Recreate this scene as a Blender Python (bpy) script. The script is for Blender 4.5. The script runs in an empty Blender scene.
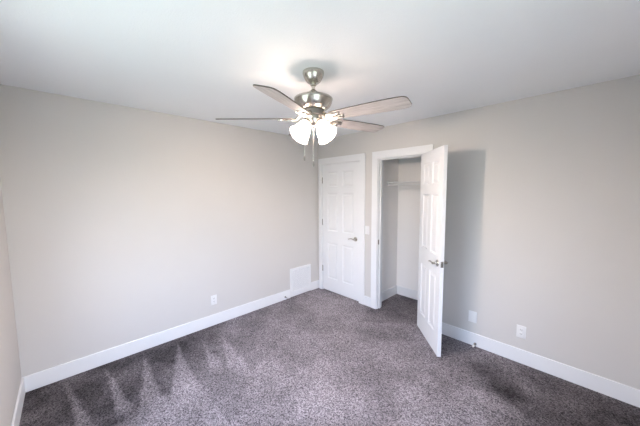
import bpy, bmesh, math, random
from mathutils import Vector, Matrix
C = bpy.context.scene.collection
SC = bpy.context.scene
R = math.radians
PI = math.pi
random.seed(4)

# ------------------------------------------------------------------ camera, world, lights, exposure
CEIL = 2.44
WIN_X = 3.52            # the window wall, to the right of the camera
FRONT_Y = -3.339        # the wall on the photo's far left
CAM = Vector((3.14528, -3.00129, 1.62728))
yaw, pitch, roll = 0.80222, -0.08344, -0.00577
fw = Vector((-math.sin(yaw) * math.cos(pitch), math.cos(yaw) * math.cos(pitch), math.sin(pitch)))
rt = Vector((math.cos(yaw), math.sin(yaw), 0))
up = rt.cross(fw)
rt2 = math.cos(roll) * rt + math.sin(roll) * up
up2 = -math.sin(roll) * rt + math.cos(roll) * up
cam = bpy.data.objects.new('camera', bpy.data.cameras.new('camera'))
C.objects.link(cam)
cam.matrix_world = Matrix(((rt2.x, up2.x, -fw.x, CAM.x), (rt2.y, up2.y, -fw.y, CAM.y), (rt2.z, up2.z, -fw.z, CAM.z), (0, 0, 0, 1)))
cam.data.sensor_width = 36
cam.data.lens = 264.243 / 640 * 36
cam.data.clip_start = 0.02
SC.camera = cam

SKY_GAIN = 18.5
BULB_E = 1650.0
WY0, WY1 = -3.15, -1.95                  # opening of the window beside the camera
WX0, WX1 = 1.20, 2.35                    # opening of the window behind the camera's left shoulder
WZ0, WZ1 = 0.80, 2.08
world = bpy.data.worlds.new('sky')
SC.world = world
world.use_nodes = True
wt = world.node_tree
wt.nodes.clear()
wo = wt.nodes.new('ShaderNodeOutputWorld')
wb = wt.nodes.new('ShaderNodeBackground')
wtc = wt.nodes.new('ShaderNodeTexCoord')
wsp = wt.nodes.new('ShaderNodeSeparateXYZ')
wmr = wt.nodes.new('ShaderNodeMapRange')
wmr.inputs[1].default_value = -1
wmr.inputs[2].default_value = 1
wr = wt.nodes.new('ShaderNodeValToRGB')
els = wr.color_ramp.elements
els[0].position = 0.0; els[0].color = (0.17, 0.20, 0.19, 1)
els[1].position = 1.0; els[1].color = (0.55, 0.72, 1.1, 1)
e = els.new(0.48); e.color = (0.17, 0.20, 0.19, 1)
e = els.new(0.52); e.color = (0.42, 0.47, 0.50, 1)
e = els.new(0.75); e.color = (0.76, 0.90, 1.30, 1)
wt.links.new(wtc.outputs['Generated'], wsp.inputs[0])
wt.links.new(wsp.outputs[2], wmr.inputs[0])
wt.links.new(wmr.outputs[0], wr.inputs[0])
wt.links.new(wr.outputs[0], wb.inputs[0])
wb.inputs[1].default_value = SKY_GAIN
wt.links.new(wb.outputs[0], wo.inputs[0])
# portals in the window openings: they guide sky sampling and give no light of their own
def portal(loc, rot, w):
    pl = bpy.data.lights.new('window_portal', 'AREA')
    pl.shape = 'RECTANGLE'
    pl.size = w
    pl.size_y = WZ1 - WZ0
    pl.cycles.is_portal = True
    po = bpy.data.objects.new('window_portal', pl)
    C.objects.link(po)
    po.location = loc
    po.rotation_euler = rot
portal((WIN_X + 0.05, (WY0 + WY1) / 2, (WZ0 + WZ1) / 2), (R(90), 0, R(90)), WY1 - WY0)
portal(((WX0 + WX1) / 2, FRONT_Y - 0.05, (WZ0 + WZ1) / 2), (R(90), 0, 0), WX1 - WX0)

vs = SC.view_settings
vs.view_transform = 'Standard'
vs.look = 'None'
vs.gamma = 1
vs.use_curve_mapping = False
vs.exposure = 0.12

# ------------------------------------------------------------------ materials
def mat(name, col, rough=0.5, metal=0.0, **kw):
    m = bpy.data.materials.new(name)
    m.use_nodes = True
    b = m.node_tree.nodes['Principled BSDF']
    b.inputs['Base Color'].default_value = (*col, 1)
    b.inputs['Roughness'].default_value = rough
    b.inputs['Metallic'].default_value = metal
    for k, v in kw.items():
        b.inputs[k].default_value = v
    return m

def bump(m, scale, strength, dist=0.002, detail=3, stretch=None):
    nt = m.node_tree
    b = nt.nodes['Principled BSDF']
    tc = nt.nodes.new('ShaderNodeTexCoord')
    n = nt.nodes.new('ShaderNodeTexNoise')
    n.inputs['Scale'].default_value = scale
    n.inputs['Detail'].default_value = detail
    src = tc.outputs['Object']
    if stretch:
        mp = nt.nodes.new('ShaderNodeMapping')
        mp.inputs['Scale'].default_value = stretch
        nt.links.new(src, mp.inputs[0])
        src = mp.outputs[0]
    nt.links.new(src, n.inputs['Vector'])
    bp = nt.nodes.new('ShaderNodeBump')
    bp.inputs['Strength'].default_value = strength
    bp.inputs['Distance'].default_value = dist
    nt.links.new(n.outputs['Fac'], bp.inputs['Height'])
    nt.links.new(bp.outputs[0], b.inputs['Normal'])
    return m

def mottle(m, c1, c2, scale, detail=4, stretch=None):
    nt = m.node_tree
    b = nt.nodes['Principled BSDF']
    tc = nt.nodes.new('ShaderNodeTexCoord')
    n = nt.nodes.new('ShaderNodeTexNoise')
    n.inputs['Scale'].default_value = scale
    n.inputs['Detail'].default_value = detail
    src = tc.outputs['Object']
    if stretch:
        mp = nt.nodes.new('ShaderNodeMapping')
        mp.inputs['Scale'].default_value = stretch
        nt.links.new(src, mp.inputs[0])
        src = mp.outputs[0]
    nt.links.new(src, n.inputs['Vector'])
    cr = nt.nodes.new('ShaderNodeValToRGB')
    cr.color_ramp.elements[0].position = 0.3
    cr.color_ramp.elements[1].position = 0.7
    cr.color_ramp.elements[0].color = (*c1, 1)
    cr.color_ramp.elements[1].color = (*c2, 1)
    nt.links.new(n.outputs['Fac'], cr.inputs[0])
    nt.links.new(cr.outputs[0], b.inputs['Base Color'])
    return m

M = {}
M['wall'] = bump(mottle(mat('greige_wall_paint', (.65, .63, .605), .75), (.585, .566, .545), (.605, .586, .565), 1.3), 260, .12)
M['closet'] = bump(mottle(mat('lightened_closet_paint', (.85, .83, .815), .75), (.84, .82, .805), (.86, .84, .825), 1.3), 260, .12)  # wall paint made lighter to stand in for brighter light inside the closet
M['ceil'] = bump(mottle(mat('white_ceiling_paint', (.78, .79, .79), .9), (.865, .88, .89), (.89, .905, .915), 1.1), 120, .35, .004)
M['trim'] = bump(mottle(mat('white_trim_paint', (.80, .80, .81), .38), (.77, .775, .785), (.79, .795, .805), 3), 40, .04)
M['door'] = bump(mottle(mat('white_door_paint', (.80, .80, .81), .42), (.77, .775, .785), (.79, .795, .805), 3), 60, .06, .001, 3, (6, 6, .6))
M['plate'] = mottle(mat('white_plastic', (.85, .85, .84), .35), (.75, .75, .745), (.77, .77, .765), 5)
M['slot'] = mottle(mat('dark_slot', (.05, .05, .05), .6), (.04, .04, .04), (.06, .06, .06), 9)
M['duct'] = mottle(mat('duct_grey', (.55, .55, .56), .7), (.38, .38, .39), (.42, .42, .43), 9)
M['nickel'] = bump(mottle(mat('satin_nickel', (.58, .55, .50), .21, 1.0), (.52, .49, .44), (.58, .55, .50), 6), 300, .05, .0005, 2, (1, 1, 30))
M['darknickel'] = mottle(mat('dark_nickel', (.28, .26, .24), .35, 1.0), (.25, .23, .21), (.31, .29, .27), 8)
M['blade'] = mottle(mat('whitewashed_wood', (.66, .61, .58), .45), (.30, .265, .25), (.52, .48, .46), 9, 6, (1, 14, 14))
M['bladeedge'] = mottle(mat('blade_edge_brown', (.20, .16, .14), .5), (.08, .065, .055), (.13, .105, .09), 20)
M['wire'] = mottle(mat('white_wire_coating', (.80, .80, .80), .4), (.79, .79, .79), (.81, .81, .81), 9)
M['rubber'] = mottle(mat('white_rubber', (.75, .74, .72), .6), (.73, .72, .70), (.77, .76, .74), 9)

def glass_mat():
    m = bpy.data.materials.new('frosted_white_glass')
    m.use_nodes = True
    nt = m.node_tree
    nt.nodes.clear()
    out = nt.nodes.new('ShaderNodeOutputMaterial')
    tr = nt.nodes.new('ShaderNodeBsdfTranslucent')
    df = nt.nodes.new('ShaderNodeBsdfDiffuse')
    tp = nt.nodes.new('ShaderNodeBsdfTransparent')
    a = nt.nodes.new('ShaderNodeMixShader')
    b = nt.nodes.new('ShaderNodeMixShader')
    tc = nt.nodes.new('ShaderNodeTexCoord')
    n = nt.nodes.new('ShaderNodeTexNoise')
    n.inputs['Scale'].default_value = 30
    mr = nt.nodes.new('ShaderNodeMapRange')
    mr.inputs[3].default_value = .15
    mr.inputs[4].default_value = .21
    nt.links.new(tc.outputs['Object'], n.inputs['Vector'])
    nt.links.new(n.outputs['Fac'], mr.inputs[0])
    tr.inputs[0].default_value = (.93, .92, .92, 1)
    df.inputs[0].default_value = (.9, .9, .9, 1)
    a.inputs[0].default_value = .35
    nt.links.new(tr.outputs[0], a.inputs[1])
    nt.links.new(df.outputs[0], a.inputs[2])
    nt.links.new(mr.outputs[0], b.inputs[0])
    nt.links.new(a.outputs[0], b.inputs[1])
    nt.links.new(tp.outputs[0], b.inputs[2])
    nt.links.new(b.outputs[0], out.inputs[0])
    return m
M['shade'] = glass_mat()

def pane_mat():
    m = bpy.data.materials.new('clear_pane')
    m.use_nodes = True
    nt = m.node_tree
    nt.nodes.clear()
    out = nt.nodes.new('ShaderNodeOutputMaterial')
    tp = nt.nodes.new('ShaderNodeBsdfTransparent')
    gl = nt.nodes.new('ShaderNodeBsdfGlossy')
    gl.inputs['Roughness'].default_value = .02
    mx = nt.nodes.new('ShaderNodeMixShader')
    mx.inputs[0].default_value = .05
    tp.inputs[0].default_value = (.97, .99, .98, 1)
    nt.links.new(tp.outputs[0], mx.inputs[1])
    nt.links.new(gl.outputs[0], mx.inputs[2])
    nt.links.new(mx.outputs[0], out.inputs[0])
    return m
M['pane'] = pane_mat()

def bulb_mat():
    m = bpy.data.materials.new('lit_bulb')
    m.use_nodes = True
    b = m.node_tree.nodes['Principled BSDF']
    b.inputs['Base Color'].default_value = (.9, .9, .9, 1)
    b.inputs['Emission Color'].default_value = (1, .80, .68, 1)
    b.inputs['Emission Strength'].default_value = BULB_E
    return m
M['bulb'] = bulb_mat()

def carpet_mat():
    m = bpy.data.materials.new('cut_pile_carpet')
    m.use_nodes = True
    nt = m.node_tree
    N, L = nt.nodes, nt.links
    b = N['Principled BSDF']
    b.inputs['Roughness'].default_value = .95
    b.inputs['Specular IOR Level'].default_value = .1
    tc = N.new('ShaderNodeTexCoord')
    P = tc.outputs['Object']
    def noise(scale, detail=2, rough=.5, src=P):
        n = N.new('ShaderNodeTexNoise')
        n.inputs['Scale'].default_value = scale
        n.inputs['Detail'].default_value = detail
        n.inputs['Roughness'].default_value = rough
        L.new(src, n.inputs['Vector'])
        return n
    def math_(op, a, c=None, clamp=False):
        n = N.new('ShaderNodeMath')
        n.operation = op
        n.use_clamp = clamp
        for i, v in enumerate((a, c)):
            if v is None:
                continue
            if isinstance(v, (int, float)):
                n.inputs[i].default_value = v
            else:
                L.new(v, n.inputs[i])
        return n.outputs[0]
    # wobbled floor coordinates for the vacuum strokes and the painted light and shade
    wn = noise(9, 4, .65)
    sub = N.new('ShaderNodeVectorMath'); sub.operation = 'SUBTRACT'
    L.new(wn.outputs['Color'], sub.inputs[0]); sub.inputs[1].default_value = (.5, .5, .5)
    sca = N.new('ShaderNodeVectorMath'); sca.operation = 'SCALE'
    L.new(sub.outputs[0], sca.inputs[0]); sca.inputs['Scale'].default_value = .07
    add = N.new('ShaderNodeVectorMath'); add.operation = 'ADD'
    L.new(P, add.inputs[0]); L.new(sca.outputs[0], add.inputs[1])
    sep = N.new('ShaderNodeSeparateXYZ'); L.new(add.outputs[0], sep.inputs[0])
    X, Y = sep.outputs[0], sep.outputs[1]
    def half(p, q, soft):
        # signed distance to the left of p->q, ramped to 0..1
        dx, dy = q[0] - p[0], q[1] - p[1]
        l = math.hypot(dx, dy)
        a, c = -dy / l, dx / l
        k = a * p[0] + c * p[1]
        v = math_('ADD', math_('MULTIPLY', X, a / soft), math_('MULTIPLY', Y, c / soft))
        return math_('ADD', v, .5 - k / soft, True)
    def poly(pts, soft=.03):
        base = (pts[1], pts[2])                 # a stroke fades out across its far end
        stroke = len(pts) == 3
        area = sum(pts[i][0] * pts[(i + 1) % len(pts)][1] - pts[(i + 1) % len(pts)][0] * pts[i][1] for i in range(len(pts)))
        if area < 0:
            pts = pts[::-1]
        v = None
        for i in range(len(pts)):
            p, q = pts[i], pts[(i + 1) % len(pts)]
            h = half(p, q, .13 if stroke and p in base and q in base else soft)
            v = h if v is None else math_('MULTIPLY', v, h)
        return v
    strokes = None  # vacuum strokes plus the light and shade painted into the carpet
    for pts, s, soft in NAP_AND_LIGHT:
        v = math_('MULTIPLY', poly(pts, soft), s)
        strokes = v if strokes is None else math_('ADD', strokes, v)
    for pts, s, soft in NAP_AND_SHADE:
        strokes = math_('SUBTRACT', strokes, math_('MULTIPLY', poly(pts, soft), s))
    patch = noise(2.2, 4, .6)
    pm = N.new('ShaderNodeMapRange')
    pm.inputs[1].default_value = .38; pm.inputs[2].default_value = .62
    pm.inputs[3].default_value = -.20; pm.inputs[4].default_value = .20
    L.new(patch.outputs['Fac'], pm.inputs[0])
    vor = N.new('ShaderNodeTexVoronoi')
    vor.inputs['Scale'].default_value = 150
    L.new(P, vor.inputs['Vector'])
    vs_ = N.new('ShaderNodeSeparateXYZ'); L.new(vor.outputs['Color'], vs_.inputs[0])
    fleck = math_('ADD', math_('MULTIPLY', vs_.outputs[0], .55), math_('MULTIPLY', noise(100, 2, .7).outputs['Fac'], .45))
    fm = N.new('ShaderNodeMapRange')
    fm.inputs[1].default_value = .20; fm.inputs[2].default_value = .82
    fm.inputs[3].default_value = 0; fm.inputs[4].default_value = 1
    L.new(fleck, fm.inputs[0])
    cr = N.new('ShaderNodeValToRGB')
    e = cr.color_ramp.elements
    e[0].color = (*CARPET_LO, 1); e[1].color = (*CARPET_HI, 1)
    L.new(fm.outputs[0], cr.inputs[0])
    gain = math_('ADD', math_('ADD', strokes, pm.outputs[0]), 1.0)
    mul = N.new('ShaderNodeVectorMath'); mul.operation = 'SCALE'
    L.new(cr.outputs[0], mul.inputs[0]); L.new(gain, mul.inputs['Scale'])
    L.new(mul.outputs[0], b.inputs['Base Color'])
    bp = N.new('ShaderNodeBump')
    bp.inputs['Strength'].default_value = .9
    bp.inputs['Distance'].default_value = .012
    L.new(noise(130, 3, .7).outputs['Fac'], bp.inputs['Height'])
    L.new(bp.outputs[0], b.inputs['Normal'])
    return m
CARPET_LO = (.052, .045, .050)
CARPET_HI = (.41, .37, .39)
NAP_AND_LIGHT = [                    # pale vacuum strokes, then painted light: outline on the floor, strength
    ([(.061, -3.091), (.75, -3.03), (.80, -2.95)], .50, .03),
    ([(.108, -2.827), (.818, -2.822), (.778, -2.731)], .55, .03),
    ([(.125, -2.524), (.833, -2.685), (.93, -2.538)], .55, .03),
    ([(.101, -2.22), (.879, -2.476), (.924, -2.29)], .50, .03),
    ([(.263, -2.009), (.756, -2.138), (.89, -2.031)], .36, .03),
    ([(.288, -1.803), (.909, -2.021), (1.064, -1.864)], .32, .03),
    ([(2.45, -.72), (2.70, -.60), (2.95, -.75), (2.70, -.80)], .35, .08),
    ([(2.50, -.12), (2.72, -.30), (2.80, -.50), (2.95, -.45), (2.75, -.10)], .25, .10),
    ([(.15, -.05), (.95, -.05), (1.20, -.45), (.70, -.80), (.10, -.60)], .30, .35),  # no stroke: brighter light by the doors, painted into the carpet
]
NAP_AND_SHADE = [                     # pile brushed the other way; the two broadest also paint in corner shade
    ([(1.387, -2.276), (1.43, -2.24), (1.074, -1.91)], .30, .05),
    ([(-.2, -3.5), (1.15, -3.5), (1.00, -2.75), (.78, -2.25), (.38, -1.80), (-.2, -1.60)], .52, .26),  # brushed pile at left, deepened with painted corner shade
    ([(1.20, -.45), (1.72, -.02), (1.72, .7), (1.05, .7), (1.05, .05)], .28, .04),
    ([(2.30, -.45), (2.62, -.12), (3.6, .1), (3.6, -1.1), (2.95, -.95)], .56, .30),  # brushed pile at lower right, likewise darkened to paint in the dim corner
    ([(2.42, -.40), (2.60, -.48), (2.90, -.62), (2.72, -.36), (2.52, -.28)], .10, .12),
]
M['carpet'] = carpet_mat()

# ------------------------------------------------------------------ mesh helpers
def add_box(bm, lo, hi, bev=0.0, seg=2):
    g = bmesh.new()
    bmesh.ops.create_cube(g, size=1)
    for v in g.verts:
        v.co = Vector([lo[i] + (v.co[i] + .5) * (hi[i] - lo[i]) for i in range(3)])
    if bev > 0:
        bmesh.ops.bevel(g, geom=g.edges[:], offset=bev, segments=seg, affect='EDGES', profile=.5)
    join(bm, g)

def join(bm, g, mx=None):
    if mx is not None:
        bmesh.ops.transform(g, matrix=mx, verts=g.verts)
    t = bpy.data.meshes.new('t')
    g.to_mesh(t)
    g.free()
    bm.from_mesh(t)
    bpy.data.meshes.remove(t)

def add_lathe(bm, prof, seg=32, mx=None):
    """prof: (radius, z) pairs, turned round z"""
    g = bmesh.new()
    rings = []
    for r, z in prof:
        if r < 1e-6:
            rings.append([g.verts.new((0, 0, z))])
        else:
            rings.append([g.verts.new((r * math.cos(2 * PI * k / seg), r * math.sin(2 * PI * k / seg), z)) for k in range(seg)])
    for a, b in zip(rings, rings[1:]):
        for k in range(seg):
            k2 = (k + 1) % seg
            if len(a) == 1 and len(b) == 1:
                continue
            if len(a) == 1:
                g.faces.new((a[0], b[k], b[k2]))
            elif len(b) == 1:
                g.faces.new((a[k], b[0], a[k2]))
            else:
                g.faces.new((a[k], b[k], b[k2], a[k2]))
    bmesh.ops.recalc_face_normals(g, faces=g.faces[:])
    join(bm, g, mx)

def add_tube(bm, pts, r, seg=10, closed=False):
    pts = [Vector(p) for p in pts]
    n = len(pts)
    rs = r if isinstance(r, (list, tuple)) else [r] * n
    rings = []
    ref = Vector((0, 0, 1))
    d0 = (pts[1] - pts[0]).normalized()
    if abs(d0.dot(ref)) > .9:
        ref = Vector((1, 0, 0))
    for i, p in enumerate(pts):
        if closed:
            d = (pts[(i + 1) % n] - pts[i - 1]).normalized()
        else:
            d = (pts[min(i + 1, n - 1)] - pts[max(i - 1, 0)]).normalized()
        u = ref - d * ref.dot(d)
        u.normalize()
        ref = u
        v = d.cross(u)
        rings.append([bm.verts.new(p + rs[i] * (math.cos(2 * PI * k / seg) * u + math.sin(2 * PI * k / seg) * v)) for k in range(seg)])
    m = n if closed else n - 1
    for i in range(m):
        a, b = rings[i], rings[(i + 1) % n]
        for k in range(seg):
            k2 = (k + 1) % seg
            bm.faces.new((a[k], a[k2], b[k2], b[k]))
    if not closed:
        bm.faces.new(rings[0][::-1])
        bm.faces.new(rings[-1])

def add_prism(bm, outline, z0, z1, mx=None):
    g = bmesh.new()
    a = [g.verts.new((x, y, z0)) for x, y in outline]
    b = [g.verts.new((x, y, z1)) for x, y in outline]
    n = len(a)
    g.faces.new(a[::-1])
    g.faces.new(b)
    for i in range(n):
        g.faces.new((a[i], a[(i + 1) % n], b[(i + 1) % n], b[i]))
    bmesh.ops.recalc_face_normals(g, faces=g.faces[:])
    join(bm, g, mx)

def obj(name, bm, m, parent=None, smooth=False, loc=None, rot=None):
    me = bpy.data.meshes.new(name)
    bmesh.ops.recalc_face_normals(bm, faces=bm.faces[:])
    bm.to_mesh(me)
    bm.free()
    for mm in (m if isinstance(m, (list, tuple)) else [m]):
        me.materials.append(mm)
    if smooth:
        for p in me.polygons:
            p.use_smooth = True
        me.set_sharp_from_angle(angle=R(38))
    o = bpy.data.objects.new(name, me)
    C.objects.link(o)
    if parent:
        o.parent = parent
    if loc is not None:
        o.location = loc
    if rot is not None:
        o.rotation_euler = rot
    return o

def tag(o, label, cat=None, group=None, kind=None):
    o['label'] = label
    if cat:
        o['category'] = cat
    if group:
        o['group'] = group
    if kind:
        o['kind'] = kind
    return o

def thing(name, label, cat, loc=(0, 0, 0), rot=(0, 0, 0), group=None, kind=None):
    o = bpy.data.objects.new(name, None)
    C.objects.link(o)
    o.location = loc
    o.rotation_euler = rot
    return tag(o, label, cat, group, kind)

def boxes(name, bxs, m, parent=None, bev=0.0, **kw):
    bm = bmesh.new()
    for lo, hi in bxs:
        add_box(bm, lo, hi, bev)
    return obj(name, bm, m, parent, **kw)

def dup(root, loc, label, rot=None):
    r = root.copy()
    C.objects.link(r)
    r.location = loc
    if rot is not None:
        r.rotation_euler = rot
    r['label'] = label
    for ch in list(root.children):
        c = ch.copy()
        C.objects.link(c)
        c.parent = r
        for g in ch.children:
            d = g.copy()
            C.objects.link(d)
            d.parent = c
    return r

# ------------------------------------------------------------------ room shell
WT = .115
D1L, D1R = .105, .850          # opening of the closed door
CL, CR = 1.157, 1.778          # opening of the closet
DH = 2.04
CLX0, CLX1, CLY = 1.054, 2.35, .6945
def struct(o, label, cat):
    return tag(o, label, cat, None, 'structure')

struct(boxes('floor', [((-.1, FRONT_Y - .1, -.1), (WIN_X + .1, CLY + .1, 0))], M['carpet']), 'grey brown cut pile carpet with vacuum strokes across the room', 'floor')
struct(boxes('ceiling', [((-.1, FRONT_Y - .1, CEIL), (WIN_X + .1, CLY + .1, CEIL + .1))], M['ceil']), 'flat white textured ceiling carrying the fan', 'ceiling')
struct(boxes('wall_left', [((-.1, FRONT_Y - .1, 0), (0, CLY + .1, CEIL))], M['wall']), 'long plain greige wall holding the return air vent', 'wall')
struct(boxes('wall_front', [((0, FRONT_Y - .1, 0), (WX0, FRONT_Y, CEIL)), ((WX1, FRONT_Y - .1, 0), (WIN_X + .1, FRONT_Y, CEIL)), ((WX0, FRONT_Y - .1, 0), (WX1, FRONT_Y, WZ0)), ((WX0, FRONT_Y - .1, WZ1), (WX1, FRONT_Y, CEIL))], M['wall']), 'narrow slice of shaded greige wall at far left edge', 'wall')
struct(boxes('wall_right', [((0, 0, 0), (D1L - .018, WT, CEIL)), ((D1R + .018, 0, 0), (CL - .018, WT, CEIL)), ((CR + .018, 0, 0), (WIN_X, WT, CEIL)),
    ((D1L - .018, 0, DH + .018), (D1R + .018, WT, CEIL)), ((CL - .018, 0, DH + .018), (CR + .018, WT, CEIL))], M['wall']),
    'greige wall with both white doors in it', 'wall')
struct(boxes('wall_back', [((WIN_X, FRONT_Y, 0), (WIN_X + .1, WY0, CEIL)), ((WIN_X, WY1, 0), (WIN_X + .1, CLY + .1, CEIL)),
    ((WIN_X, WY0, 0), (WIN_X + .1, WY1, WZ0)), ((WIN_X, WY0, WZ1), (WIN_X + .1, WY1, CEIL))], M['wall']),
    'greige wall with the window beside the camera', 'wall')
struct(boxes('wall_closet', [((0, CLY, 0), (WIN_X, CLY + .1, CEIL)), ((CLX0 - .1, WT, 0), (CLX0, CLY, CEIL)), ((CLX1, WT, 0), (CLX1 + .1, CLY, CEIL))], M['closet']),
    'pale inside walls of the open closet', 'wall')

# windows beside and behind the camera (out of frame): the room's daylight
def window(name, label, loc, rz, ww):
    w1 = thing(name, label, 'window', loc, (0, 0, rz), kind='structure')
    wh = WZ1 - WZ0
    bm = bmesh.new()
    f = .04
    for lo, hi in (((-.04, -ww / 2, 0), (.04, ww / 2, f)), ((-.04, -ww / 2, wh - f), (.04, ww / 2, wh)), ((-.04, -ww / 2, f), (.04, -ww / 2 + f, wh - f)),
                   ((-.04, ww / 2 - f, f), (.04, ww / 2, wh - f)), ((-.02, -.025, f), (.02, .025, wh - f))):
        add_box(bm, lo, hi)
    obj('frame', bm, M['trim'], w1)
    boxes('pane', [((-.003, -ww / 2 + f, f), (.003, -.025, wh - f))], M['pane'], w1)
    boxes('pane', [((-.003, .025, f), (.003, ww / 2 - f, wh - f))], M['pane'], w1)
window('window_1', 'white sliding window in the wall beside the camera', (WIN_X + .05, (WY0 + WY1) / 2, WZ0), 0, WY1 - WY0)
window('window_2', 'white sliding window in the wall behind the camera', ((WX0 + WX1) / 2, FRONT_Y - .05, WZ0), R(90), WX1 - WX0)

# baseboards
BH, BT = .135, .014
def baseboard(name, runs, label):
    bm = bmesh.new()
    for lo, hi in runs:
        add_box(bm, lo, hi, .004, 2)
    return struct(obj(name, bm, M['trim']), label, 'baseboard')
VY0, VY1, VZ0, VZ1 = -.607, -.189, .012, .447
baseboard('baseboard_left', [((0, FRONT_Y, 0), (BT, VY0, BH)), ((0, VY1, 0), (BT, 0, BH))], 'white baseboard along the long plain left wall')
baseboard('baseboard_front', [((BT, FRONT_Y, 0), (WIN_X, FRONT_Y + BT, BH))], 'white baseboard on the shaded wall at far left')
baseboard('baseboard_right', [((.949, -BT, 0), (1.059, 0, BH)), ((1.874, -BT, 0), (WIN_X, 0, BH))], 'white baseboard under the outlets on the door wall')
baseboard('baseboard_back', [((WIN_X - BT, FRONT_Y + BT, 0), (WIN_X, -BT, BH))], 'white baseboard below the window')
baseboard('baseboard_closet', [((CLX0, WT, 0), (CLX0 + BT, CLY, BH)), ((CLX0 + BT, CLY - BT, 0), (CLX1, CLY, BH))], 'white baseboard inside the open closet')

# casings and jambs
def casing(name, x0, x1, cw_l, cw_r, label, back):
    rv = .006
    bm = bmesh.new()
    t = .018
    add_box(bm, (x0 - rv - cw_l, -t, 0), (x0 - rv, 0, DH + rv), .003)
    add_box(bm, (x1 + rv, -t, 0), (x1 + rv + cw_r, 0, DH + rv), .003)
    add_box(bm, (x0 - rv - cw_l, -t, DH + rv), (x1 + rv + cw_r, 0, DH + rv + .092), .003)
    o = struct(obj(name, bm, M['trim']), label, 'door trim')
    bm = bmesh.new()
    add_box(bm, (x0 - .018, 0, 0), (x0, WT, DH + .018))
    add_box(bm, (x1, 0, 0), (x1 + .018, WT, DH + .018))
    add_box(bm, (x0, 0, DH), (x1, WT, DH + .018))
    s0 = .040                                   # door stop strip
    if back:
        add_box(bm, (x0, s0, 0), (x0 + .012, s0 + .035, DH))
        add_box(bm, (x1 - .012, s0, 0), (x1, s0 + .035, DH))
        add_box(bm, (x0 + .012, s0, DH - .012), (x1 - .012, s0 + .035, DH))
    obj('jamb', bm, M['trim'], o)
    return o
c1 = casing('trim_1', D1L, D1R, .072, .090, 'white casing around the closed door in the corner', True)
c2 = casing('trim_2', CL, CR, .088, .088, 'white casing around the open closet doorway', True)
boxes('strike_plate', [((CL, .004, .900), (CL + .0015, .034, .965))], M['darknickel'], c2)

# ------------------------------------------------------------------ six panel doors
def slab_bm(w, h, t, stile, mull):
    """door leaf: x 0..w, y -t..0, z 0..h, six raised panels on both faces"""
    bm = bmesh.new()
    pw = (w - 2 * stile - mull) / 2
    xs = [0, stile, stile + pw, stile + pw + mull, w - stile, w]
    zs = [0, .21, .79, .98, 1.575, 1.675, h - .115, h]
    cols, rows = (1, 3), (1, 3, 5)
    def quad(ps):
        bm.faces.new([bm.verts.new(p) for p in ps])
    for y, s in ((0, -1), (-t, 1)):
        def q(x0, z0, x1, z1, y0):
            quad([(x0, y0, z0), (x1, y0, z0), (x1, y0, z1), (x0, y0, z1)])
        def ring(a, ya, b, yb):
            (ax0, az0, ax1, az1), (bx0, bz0, bx1, bz1) = a, b
            quad([(ax0, ya, az0), (ax1, ya, az0), (bx1, yb, bz0), (bx0, yb, bz0)])
            quad([(ax1, ya, az0), (ax1, ya, az1), (bx1, yb, bz1), (bx1, yb, bz0)])
            quad([(ax1, ya, az1), (ax0, ya, az1), (bx0, yb, bz1), (bx1, yb, bz1)])
            quad([(ax0, ya, az1), (ax0, ya, az0), (bx0, yb, bz0), (bx0, yb, bz1)])
        for i in range(5):
            for j in range(7):
                x0, x1, z0, z1 = xs[i], xs[i + 1], zs[j], zs[j + 1]
                if i in cols and j in rows:
                    def ins(d):
                        return (x0 + d, z0 + d, x1 - d, z1 - d)
                    yd, yf = y + s * .009, y + s * .002
                    ring(ins(0), y, ins(.012), yd)
                    ring(ins(.012), yd, ins(.022), yd)
                    ring(ins(.022), yd, ins(.040), yf)
                    q(*ins(.040), yf)
                else:
                    q(x0, z0, x1, z1, y)
    for x in (0, w):
        for j in range(7):
            quad([(x, 0, zs[j]), (x, -t, zs[j]), (x, -t, zs[j + 1]), (x, 0, zs[j + 1])])
    for z in (0, h):
        for i in range(5):
            quad([(xs[i], 0, z), (xs[i + 1], 0, z), (xs[i + 1], -t, z), (xs[i], -t, z)])
    bmesh.ops.remove_doubles(bm, verts=bm.verts[:], dist=1e-5)
    return bm

def lever(parent, x, y, z, side, dirx):
    """rose and lever on a door face; side = +1/-1 the face's outward y, dirx the way the lever points"""
    bm = bmesh.new()
    mx = Matrix.Translation((x, y, z)) @ Matrix.Rotation(-side * PI / 2, 4, 'X')
    add_lathe(bm, [(0, 0), (.033, 0), (.033, .004), (.029, .009), (.014, .011), (.012, .016), (.012, .050), (0, .050)], 28, mx)
    hd = obj('door_handle', bm, M['nickel'], parent, True)
    hd['label'] = 'satin nickel lever handle'
    bm = bmesh.new()
    pts, rs = [], []
    for k in range(13):
        u = k / 12
        pts.append((x + dirx * (u * .112 - .008), y + side * (.053 - .010 * u * u), z + .010 * math.sin(u * PI * 1.5) * u + .003))
        rs.append(.0085 - .0025 * u + (.0 if u < .9 else .001))
    add_tube(bm, pts, rs, 12)
    obj('lever', bm, M['nickel'], hd, True)

def hinge(parent, x, y, z):
    bm = bmesh.new()
    for k in range(5):
        add_lathe(bm, [(0, k * .018), (.0065, k * .018 + .0004), (.0065, k * .018 + .0172), (0, k * .018 + .0176)], 14, Matrix.Translation((x, y, z - .045)))
    add_lathe(bm, [(0, -.006), (.004, -.004), (.0055, 0), (0, 0)], 14, Matrix.Translation((x, y, z - .045)))
    add_lathe(bm, [(0, .09), (.0055, .09), (.004, .094), (0, .096)], 14, Matrix.Translation((x, y, z - .045)))
    h = obj('hinge', bm, M['darknickel'], parent, True)
    return h

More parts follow.
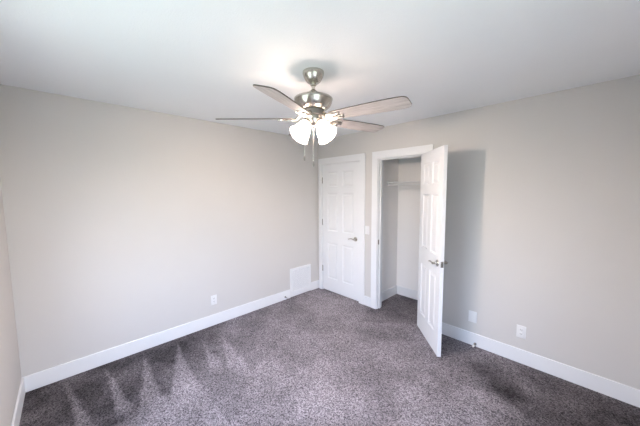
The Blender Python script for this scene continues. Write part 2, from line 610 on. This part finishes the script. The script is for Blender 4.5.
dw = D1R - D1L - .006
d1 = thing('door_1', 'closed white six panel door in the room corner', 'door', (D1L + .003, .0, .014), kind='structure')
obj('slab', slab_bm(dw, DH - .018, .035, .105, .095), M['door'], d1, loc=(0, .037, 0))
for z in (1.78, 1.11, .35):
    hinge(d1, -.002, -.006, z)
lever(d1, dw - .068, .002, .912, -1, -1)

DW2 = CR - CL - .006
DA = -0.81566
d2 = thing('door_2', 'white six panel closet door standing open into the room', 'door', (CR + .001, -.019, .014), (0, 0, DA), kind='structure')
obj('slab', slab_bm(DW2, DH - .018, .035, .092, .085), M['door'], d2)
for z in (1.78, 1.11, .35):
    hinge(d2, -.003, .005, z)
lever(d2, DW2 - .062, -.035, .912, -1, -1)
lever(d2, DW2 - .062, 0, .912, 1, -1)
bm = bmesh.new()
add_box(bm, (DW2, -.030, .883), (DW2 + .0012, -.005, .941))
add_box(bm, (DW2, -.024, .903), (DW2 + .010, -.011, .921), .002)
obj('latch', bm, M['darknickel'], d2)

# ------------------------------------------------------------------ return air vent
vt = thing('return_air_vent', 'white return air grille low on the long wall near the corner', 'vent', (0, (VY0 + VY1) / 2, VZ0))
vw, vh = VY1 - VY0, VZ1 - VZ0
b_, bb, th = .034, .078, .016
bm = bmesh.new()
for lo, hi in (((0, -vw / 2, 0), (th, vw / 2, bb)), ((0, -vw / 2, vh - b_), (th, vw / 2, vh)), ((0, -vw / 2, bb), (th, -vw / 2 + b_, vh - b_)), ((0, vw / 2 - b_, bb), (th, vw / 2, vh - b_))):
    add_box(bm, lo, hi, .002)
obj('frame', bm, M['trim'], vt)
boxes('backing', [((.0005, -vw / 2 + b_, bb), (.002, vw / 2 - b_, vh - b_))], M['duct'], vt)
bm = bmesh.new()
n = 22
for k in range(n):
    y = -vw / 2 + b_ + (k + .5) * (vw - 2 * b_) / n
    g = bmesh.new()
    add_box(g, (-.0055, -.0012, bb), (.0055, .0012, vh - b_))
    join(bm, g, Matrix.Translation((.0088, y, 0)) @ Matrix.Rotation(R(42), 4, 'Z'))
obj('louvres', bm, M['trim'], vt)

# ------------------------------------------------------------------ wall plates
def plate_base(t, w=.072, h=.117):
    bm = bmesh.new()
    add_box(bm, (-w / 2, -.006, -h / 2), (w / 2, 0, h / 2), .0025, 3)
    return obj('cover_plate', bm, M['plate'], t, True)
def screws(t, zs):
    for z in zs:
        bm = bmesh.new()
        add_lathe(bm, [(0, .0012), (.0025, .001), (.0032, 0), (0, 0)], 12, Matrix.Translation((0, -.0058, z)) @ Matrix.Rotation(PI / 2, 4, 'X'))
        obj('screw', bm, M['plate'], t, True)
def outlet(label, loc, rot):
    t = thing('power_outlet', label, 'outlet', loc, rot, 'duplex power outlets')
    plate_base(t)
    for z in (-.0195, .0195):
        bm = bmesh.new()
        pts = []
        for k in range(24):
            a = 2 * PI * k / 24
            pts.append((max(-.0165, min(.0165, .0185 * math.cos(a))), .0145 * math.sin(a)))
        add_prism(bm, pts, 0, .0022, Matrix.Translation((0, -.006, z)) @ Matrix.Rotation(PI / 2, 4, 'X'))
        s = obj('socket', bm, M['plate'], t)
        bm = bmesh.new()
        for x in (-.0065, .0065):
            add_box(bm, (x - .0013, -.0086, z - .002), (x + .0013, -.0080, z + .0075))
        add_lathe(bm, [(0, 0), (.0026, 0), (.0026, .0006), (0, .0006)], 12, Matrix.Translation((0, -.0080, z - .0075)) @ Matrix.Rotation(PI / 2, 4, 'X'))
        obj('slots', bm, M['slot'], s)
    screws(t, (0,))
    return t
o1 = outlet('white outlet on the door wall right of the door shadow', (2.745, 0, .302), (0, 0, 0))
dup(o1, (0, -1.767, .313), 'white outlet on the long plain wall above its baseboard', (0, 0, R(90)))

bp_ = thing('blank_plate', 'white blank cover plate in the shadow behind the open door', 'wall plate', (2.335, 0, .305))
plate_base(bp_, .078, .118)
screws(bp_, (-.042, .042))

sw = thing('light_switch', 'white light switch between the two door frames', 'light switch', (.985, 0, 1.080))
plate_base(sw)
bm = bmesh.new()
add_box(bm, (-.0165, -.0085, -.033), (.0165, -.006, .033), .0015)
obj('rocker', bm, M['plate'], sw)
screws(sw, (-.048, .048))

# ------------------------------------------------------------------ door stops
def stop(label, loc, rot):
    t = thing('door_stop', label, 'door stop', loc, rot, 'door stops on the baseboards')
    rx = Matrix.Rotation(PI / 2, 4, 'X')
    bm = bmesh.new()
    add_lathe(bm, [(0, 0), (.013, 0), (.013, .004), (.008, .010), (.005, .014), (.005, .052), (0, .052)], 18, rx)
    obj('post', bm, M['darknickel'], t, True)
    bm = bmesh.new()
    add_lathe(bm, [(0, .050), (.0085, .050), (.010, .054), (.010, .066), (.007, .071), (0, .072)], 18, rx)
    obj('tip', bm, M['rubber'], t, True)
    return t
s1 = stop('small metal door stop on the baseboard behind the open door', (2.372, -BT, .028), (0, 0, 0))
s2 = dup(s1, (BT, -.71, .045), 'small metal door stop on the baseboard left of the vent', (0, 0, R(90)))

# ------------------------------------------------------------------ closet shelf
SHZ, SHY0, SHY1, SHX0, SHX1 = 1.745, .385, CLY, CLX0, CLX1
sh = thing('wire_shelf', 'white wire shelf across the open closet', 'shelf', (SHX0, SHY1, SHZ))
LX, LY = SHX1 - SHX0, SHY1 - SHY0
bm = bmesh.new()
n = int(LX / .022)
for k in range(1, n):
    x = k * LX / n
    add_tube(bm, [(x, -.004, .003), (x, -LY + .003, .003), (x, -LY, 0), (x, -LY, -.040)], .0030, 6)
obj('wire_deck', bm, M['wire'], sh, True)
for nm, y, z in (('back_rail', -.006, 0), ('middle_rail', -LY / 2, 0), ('front_rail', -LY - .001, .001), ('lip_rail', -LY - .001, -.040)):
    bm = bmesh.new()
    add_tube(bm, [(.004, y, z), (LX - .004, y, z)], .0062, 8)
    obj(nm, bm, M['wire'], sh, True)
for x0, x1 in ((0, .022), (LX - .022, LX)):
    bm = bmesh.new()
    add_box(bm, (x0, -LY - .022, -.052), (x1, -LY + .034, .018), .004)
    obj('end_bracket', bm, M['wire'], sh)

# ------------------------------------------------------------------ ceiling fan
FX, FY = 1.7611, -1.7188
ZB = 2.1314
fan = thing('ceiling_fan', 'brushed nickel ceiling fan with five pale blades and four lit shades', 'ceiling fan', (FX, FY, CEIL), (.0205, .0315, 0))
def Z(z): return z - CEIL
bm = bmesh.new()
add_lathe(bm, [(0, .004), (.072, .004), (.074, -.006), (.073, -.014), (.067, -.036), (.056, -.055), (.046, -.067), (.038, -.073), (.030, -.076), (0, -.076)], 40)
obj('canopy', bm, M['nickel'], fan, True)
bm = bmesh.new()
add_lathe(bm, [(0, Z(2.366)), (.020, Z(2.366)), (.022, Z(2.352)), (.0125, Z(2.344)), (.0125, Z(2.326)), (.022, Z(2.318)), (.036, Z(2.306)), (.040, Z(2.288)), (0, Z(2.288))], 28)
obj('downrod', bm, M['nickel'], fan, True)
bm = bmesh.new()
add_lathe(bm, [(0, Z(2.292)), (.055, Z(2.291)), (.100, Z(2.282)), (.124, Z(2.272)), (.1335, Z(2.264)), (.1345, Z(2.259)), (.132, Z(2.250)), (.127, Z(2.232)), (.117, Z(2.212)), (.102, Z(2.196)), (.088, Z(2.188)), (0, Z(2.186))], 48)
obj('motor_housing', bm, M['nickel'], fan, True)
bm = bmesh.new()
add_lathe(bm, [(0, Z(2.185)), (.075, Z(2.185)), (.078, Z(2.176)), (.075, Z(2.150)), (.060, Z(2.146)), (0, Z(2.146))], 36)
obj('flywheel', bm, M['darknickel'], fan, True)
bm = bmesh.new()
add_lathe(bm, [(0, Z(2.150)), (.055, Z(2.150)), (.065, Z(2.143)), (.066, Z(2.112)), (.060, Z(2.098)), (.040, Z(2.086)), (.016, Z(2.080)), (.012, Z(2.070)), (.006, Z(2.066)), (0, Z(2.065))], 36)
obj('switch_housing', bm, M['nickel'], fan, True)

PITCH = R(13.6)
def blade_outline():
    pts = []
    # root to tip along +x, half widths: slim at the root, widest near two thirds, squared tip with small radii
    prof = [(.150, .036), (.158, .044), (.18, .049), (.30, .057), (.42, .063), (.54, .066), (.62, .065), (.648, .062), (.662, .057), (.671, .049), (.675, .036), (.676, .018)]
    for x, h in prof:
        pts.append((x, -h))
    for x, h in prof[::-1]:
        pts.append((x, h))
    return pts
def make_blade(parent, ang):
    t = .0065
    bm = bmesh.new()
    add_prism(bm, blade_outline(), -t / 2, t / 2)
    bmesh.ops.recalc_face_normals(bm, faces=bm.faces[:])
    for f_ in bm.faces:
        f_.material_index = 0 if abs(f_.normal.z) > .9 else 1
    bl = obj('blade', bm, [M['blade'], M['bladeedge']], parent)
    bl.rotation_mode = 'XYZ'
    bl.matrix_local = Matrix.Translation((0, 0, Z(ZB))) @ Matrix.Rotation(ang, 4, 'Z') @ Matrix.Rotation(-PITCH, 4, 'X')
    # blade iron: arm from the flywheel, open oval scroll and three screws under the blade
    bm = bmesh.new()
    up_ = .040
    add_tube(bm, [(.062, 0, up_ - .008), (.085, 0, up_ - .016), (.105, 0, .012), (.120, 0, -.006)], [.011, .012, .012, .010], 12)
    for r0, cx, ry in ((.0065, .158, .040),):
        add_tube(bm, [(cx + .042 * math.cos(2 * PI * k / 28), ry * math.sin(2 * PI * k / 28), -.0095) for k in range(28)], r0, 10, True)
    for s in (-1, 1):
        add_tube(bm, [(.118, 0, -.008), (.150, s * .012, -.010), (.185, s * .022, -.0095), (.222, s * .030, -.009)], [.008, .0075, .0065, .0065], 10)
    add_tube(bm, [(.195, 0, -.0095), (.215, 0, -.0095), (.240, 0, -.009)], [.007, .0065, .006], 10)
    for x, y in ((.225, .031), (.225, -.031), (.243, 0)):
        add_lathe(bm, [(0, -.016), (.006, -.015), (.010, -.012), (.011, -.0035), (0, -.0035)], 16, Matrix.Translation((x, y, 0)))
    obj('blade_iron', bm, M['nickel'], bl, True)
    return bl
for k in range(5):
    make_blade(fan, -1.1042 + k * 2 * PI / 5)

# light kit: four arms, each a frosted bell shade round a lit bulb
def make_light(ang):
    mx = Matrix.Translation((0, 0, Z(2.108))) @ Matrix.Rotation(ang, 4, 'Z') @ Matrix.Translation((.046, 0, 0)) @ Matrix.Rotation(R(180 - 44), 4, 'Y')
    # local +z of mx now points outward and down
    bm = bmesh.new()
    add_lathe(bm, [(0, -.012), (.017, -.012), (.019, .006), (.029, .012), (.031, .030), (.028, .032), (0, .032)], 24)
    ho = obj('light_socket', bm, M['nickel'], fan, True)
    ho.matrix_local = mx
    bm = bmesh.new()
    outer = [(.029, .024), (.032, .034), (.038, .050), (.044, .072), (.049, .096), (.055, .116), (.062, .131), (.066, .137)]
    inner = [(r - .003, z) for r, z in outer[::-1]]
    add_lathe(bm, outer + inner + [outer[0]], 36)
    so = obj('lamp_shade', bm, M['shade'], ho, True)
    bm = bmesh.new()
    add_lathe(bm, [(0, .033), (.013, .034), (.014, .050), (.022, .066), (.027, .084), (.025, .100), (.016, .111), (0, .115)], 24)
    bo = obj('bulb', bm, M['bulb'], ho, True)
for a in (2, 92, 182, 272):
    make_light(R(a))

def chain(px, py, z0, z1, fob):
    bm = bmesh.new()
    n = int((z0 - z1) / .005)
    for k in range(n):
        z = z0 - (k + .5) * (z0 - z1) / n
        add_lathe(bm, [(0, .0022), (.0020, .001), (.0020, -.001), (0, -.0022)], 8, Matrix.Translation((px, py, Z(z))))
    add_tube(bm, [(px, py, Z(z0)), (px, py, Z(z1))], .0007, 6)
    ch = obj('pull_chain', bm, M['nickel'], fan, True)
    bm = bmesh.new()
    add_lathe(bm, [(0, .004), (.0025, .002), (.0050, -.006), (.0062, -.022), (.0045, -.034), (0, -.036)], 14, Matrix.Translation((px, py, Z(z1))))
    obj('fob', bm, M['darknickel'], ch, True)
chain(-.044, -.046, 2.105, 1.875, 0)
chain(.012, -.012, 2.072, 1.835, 1)
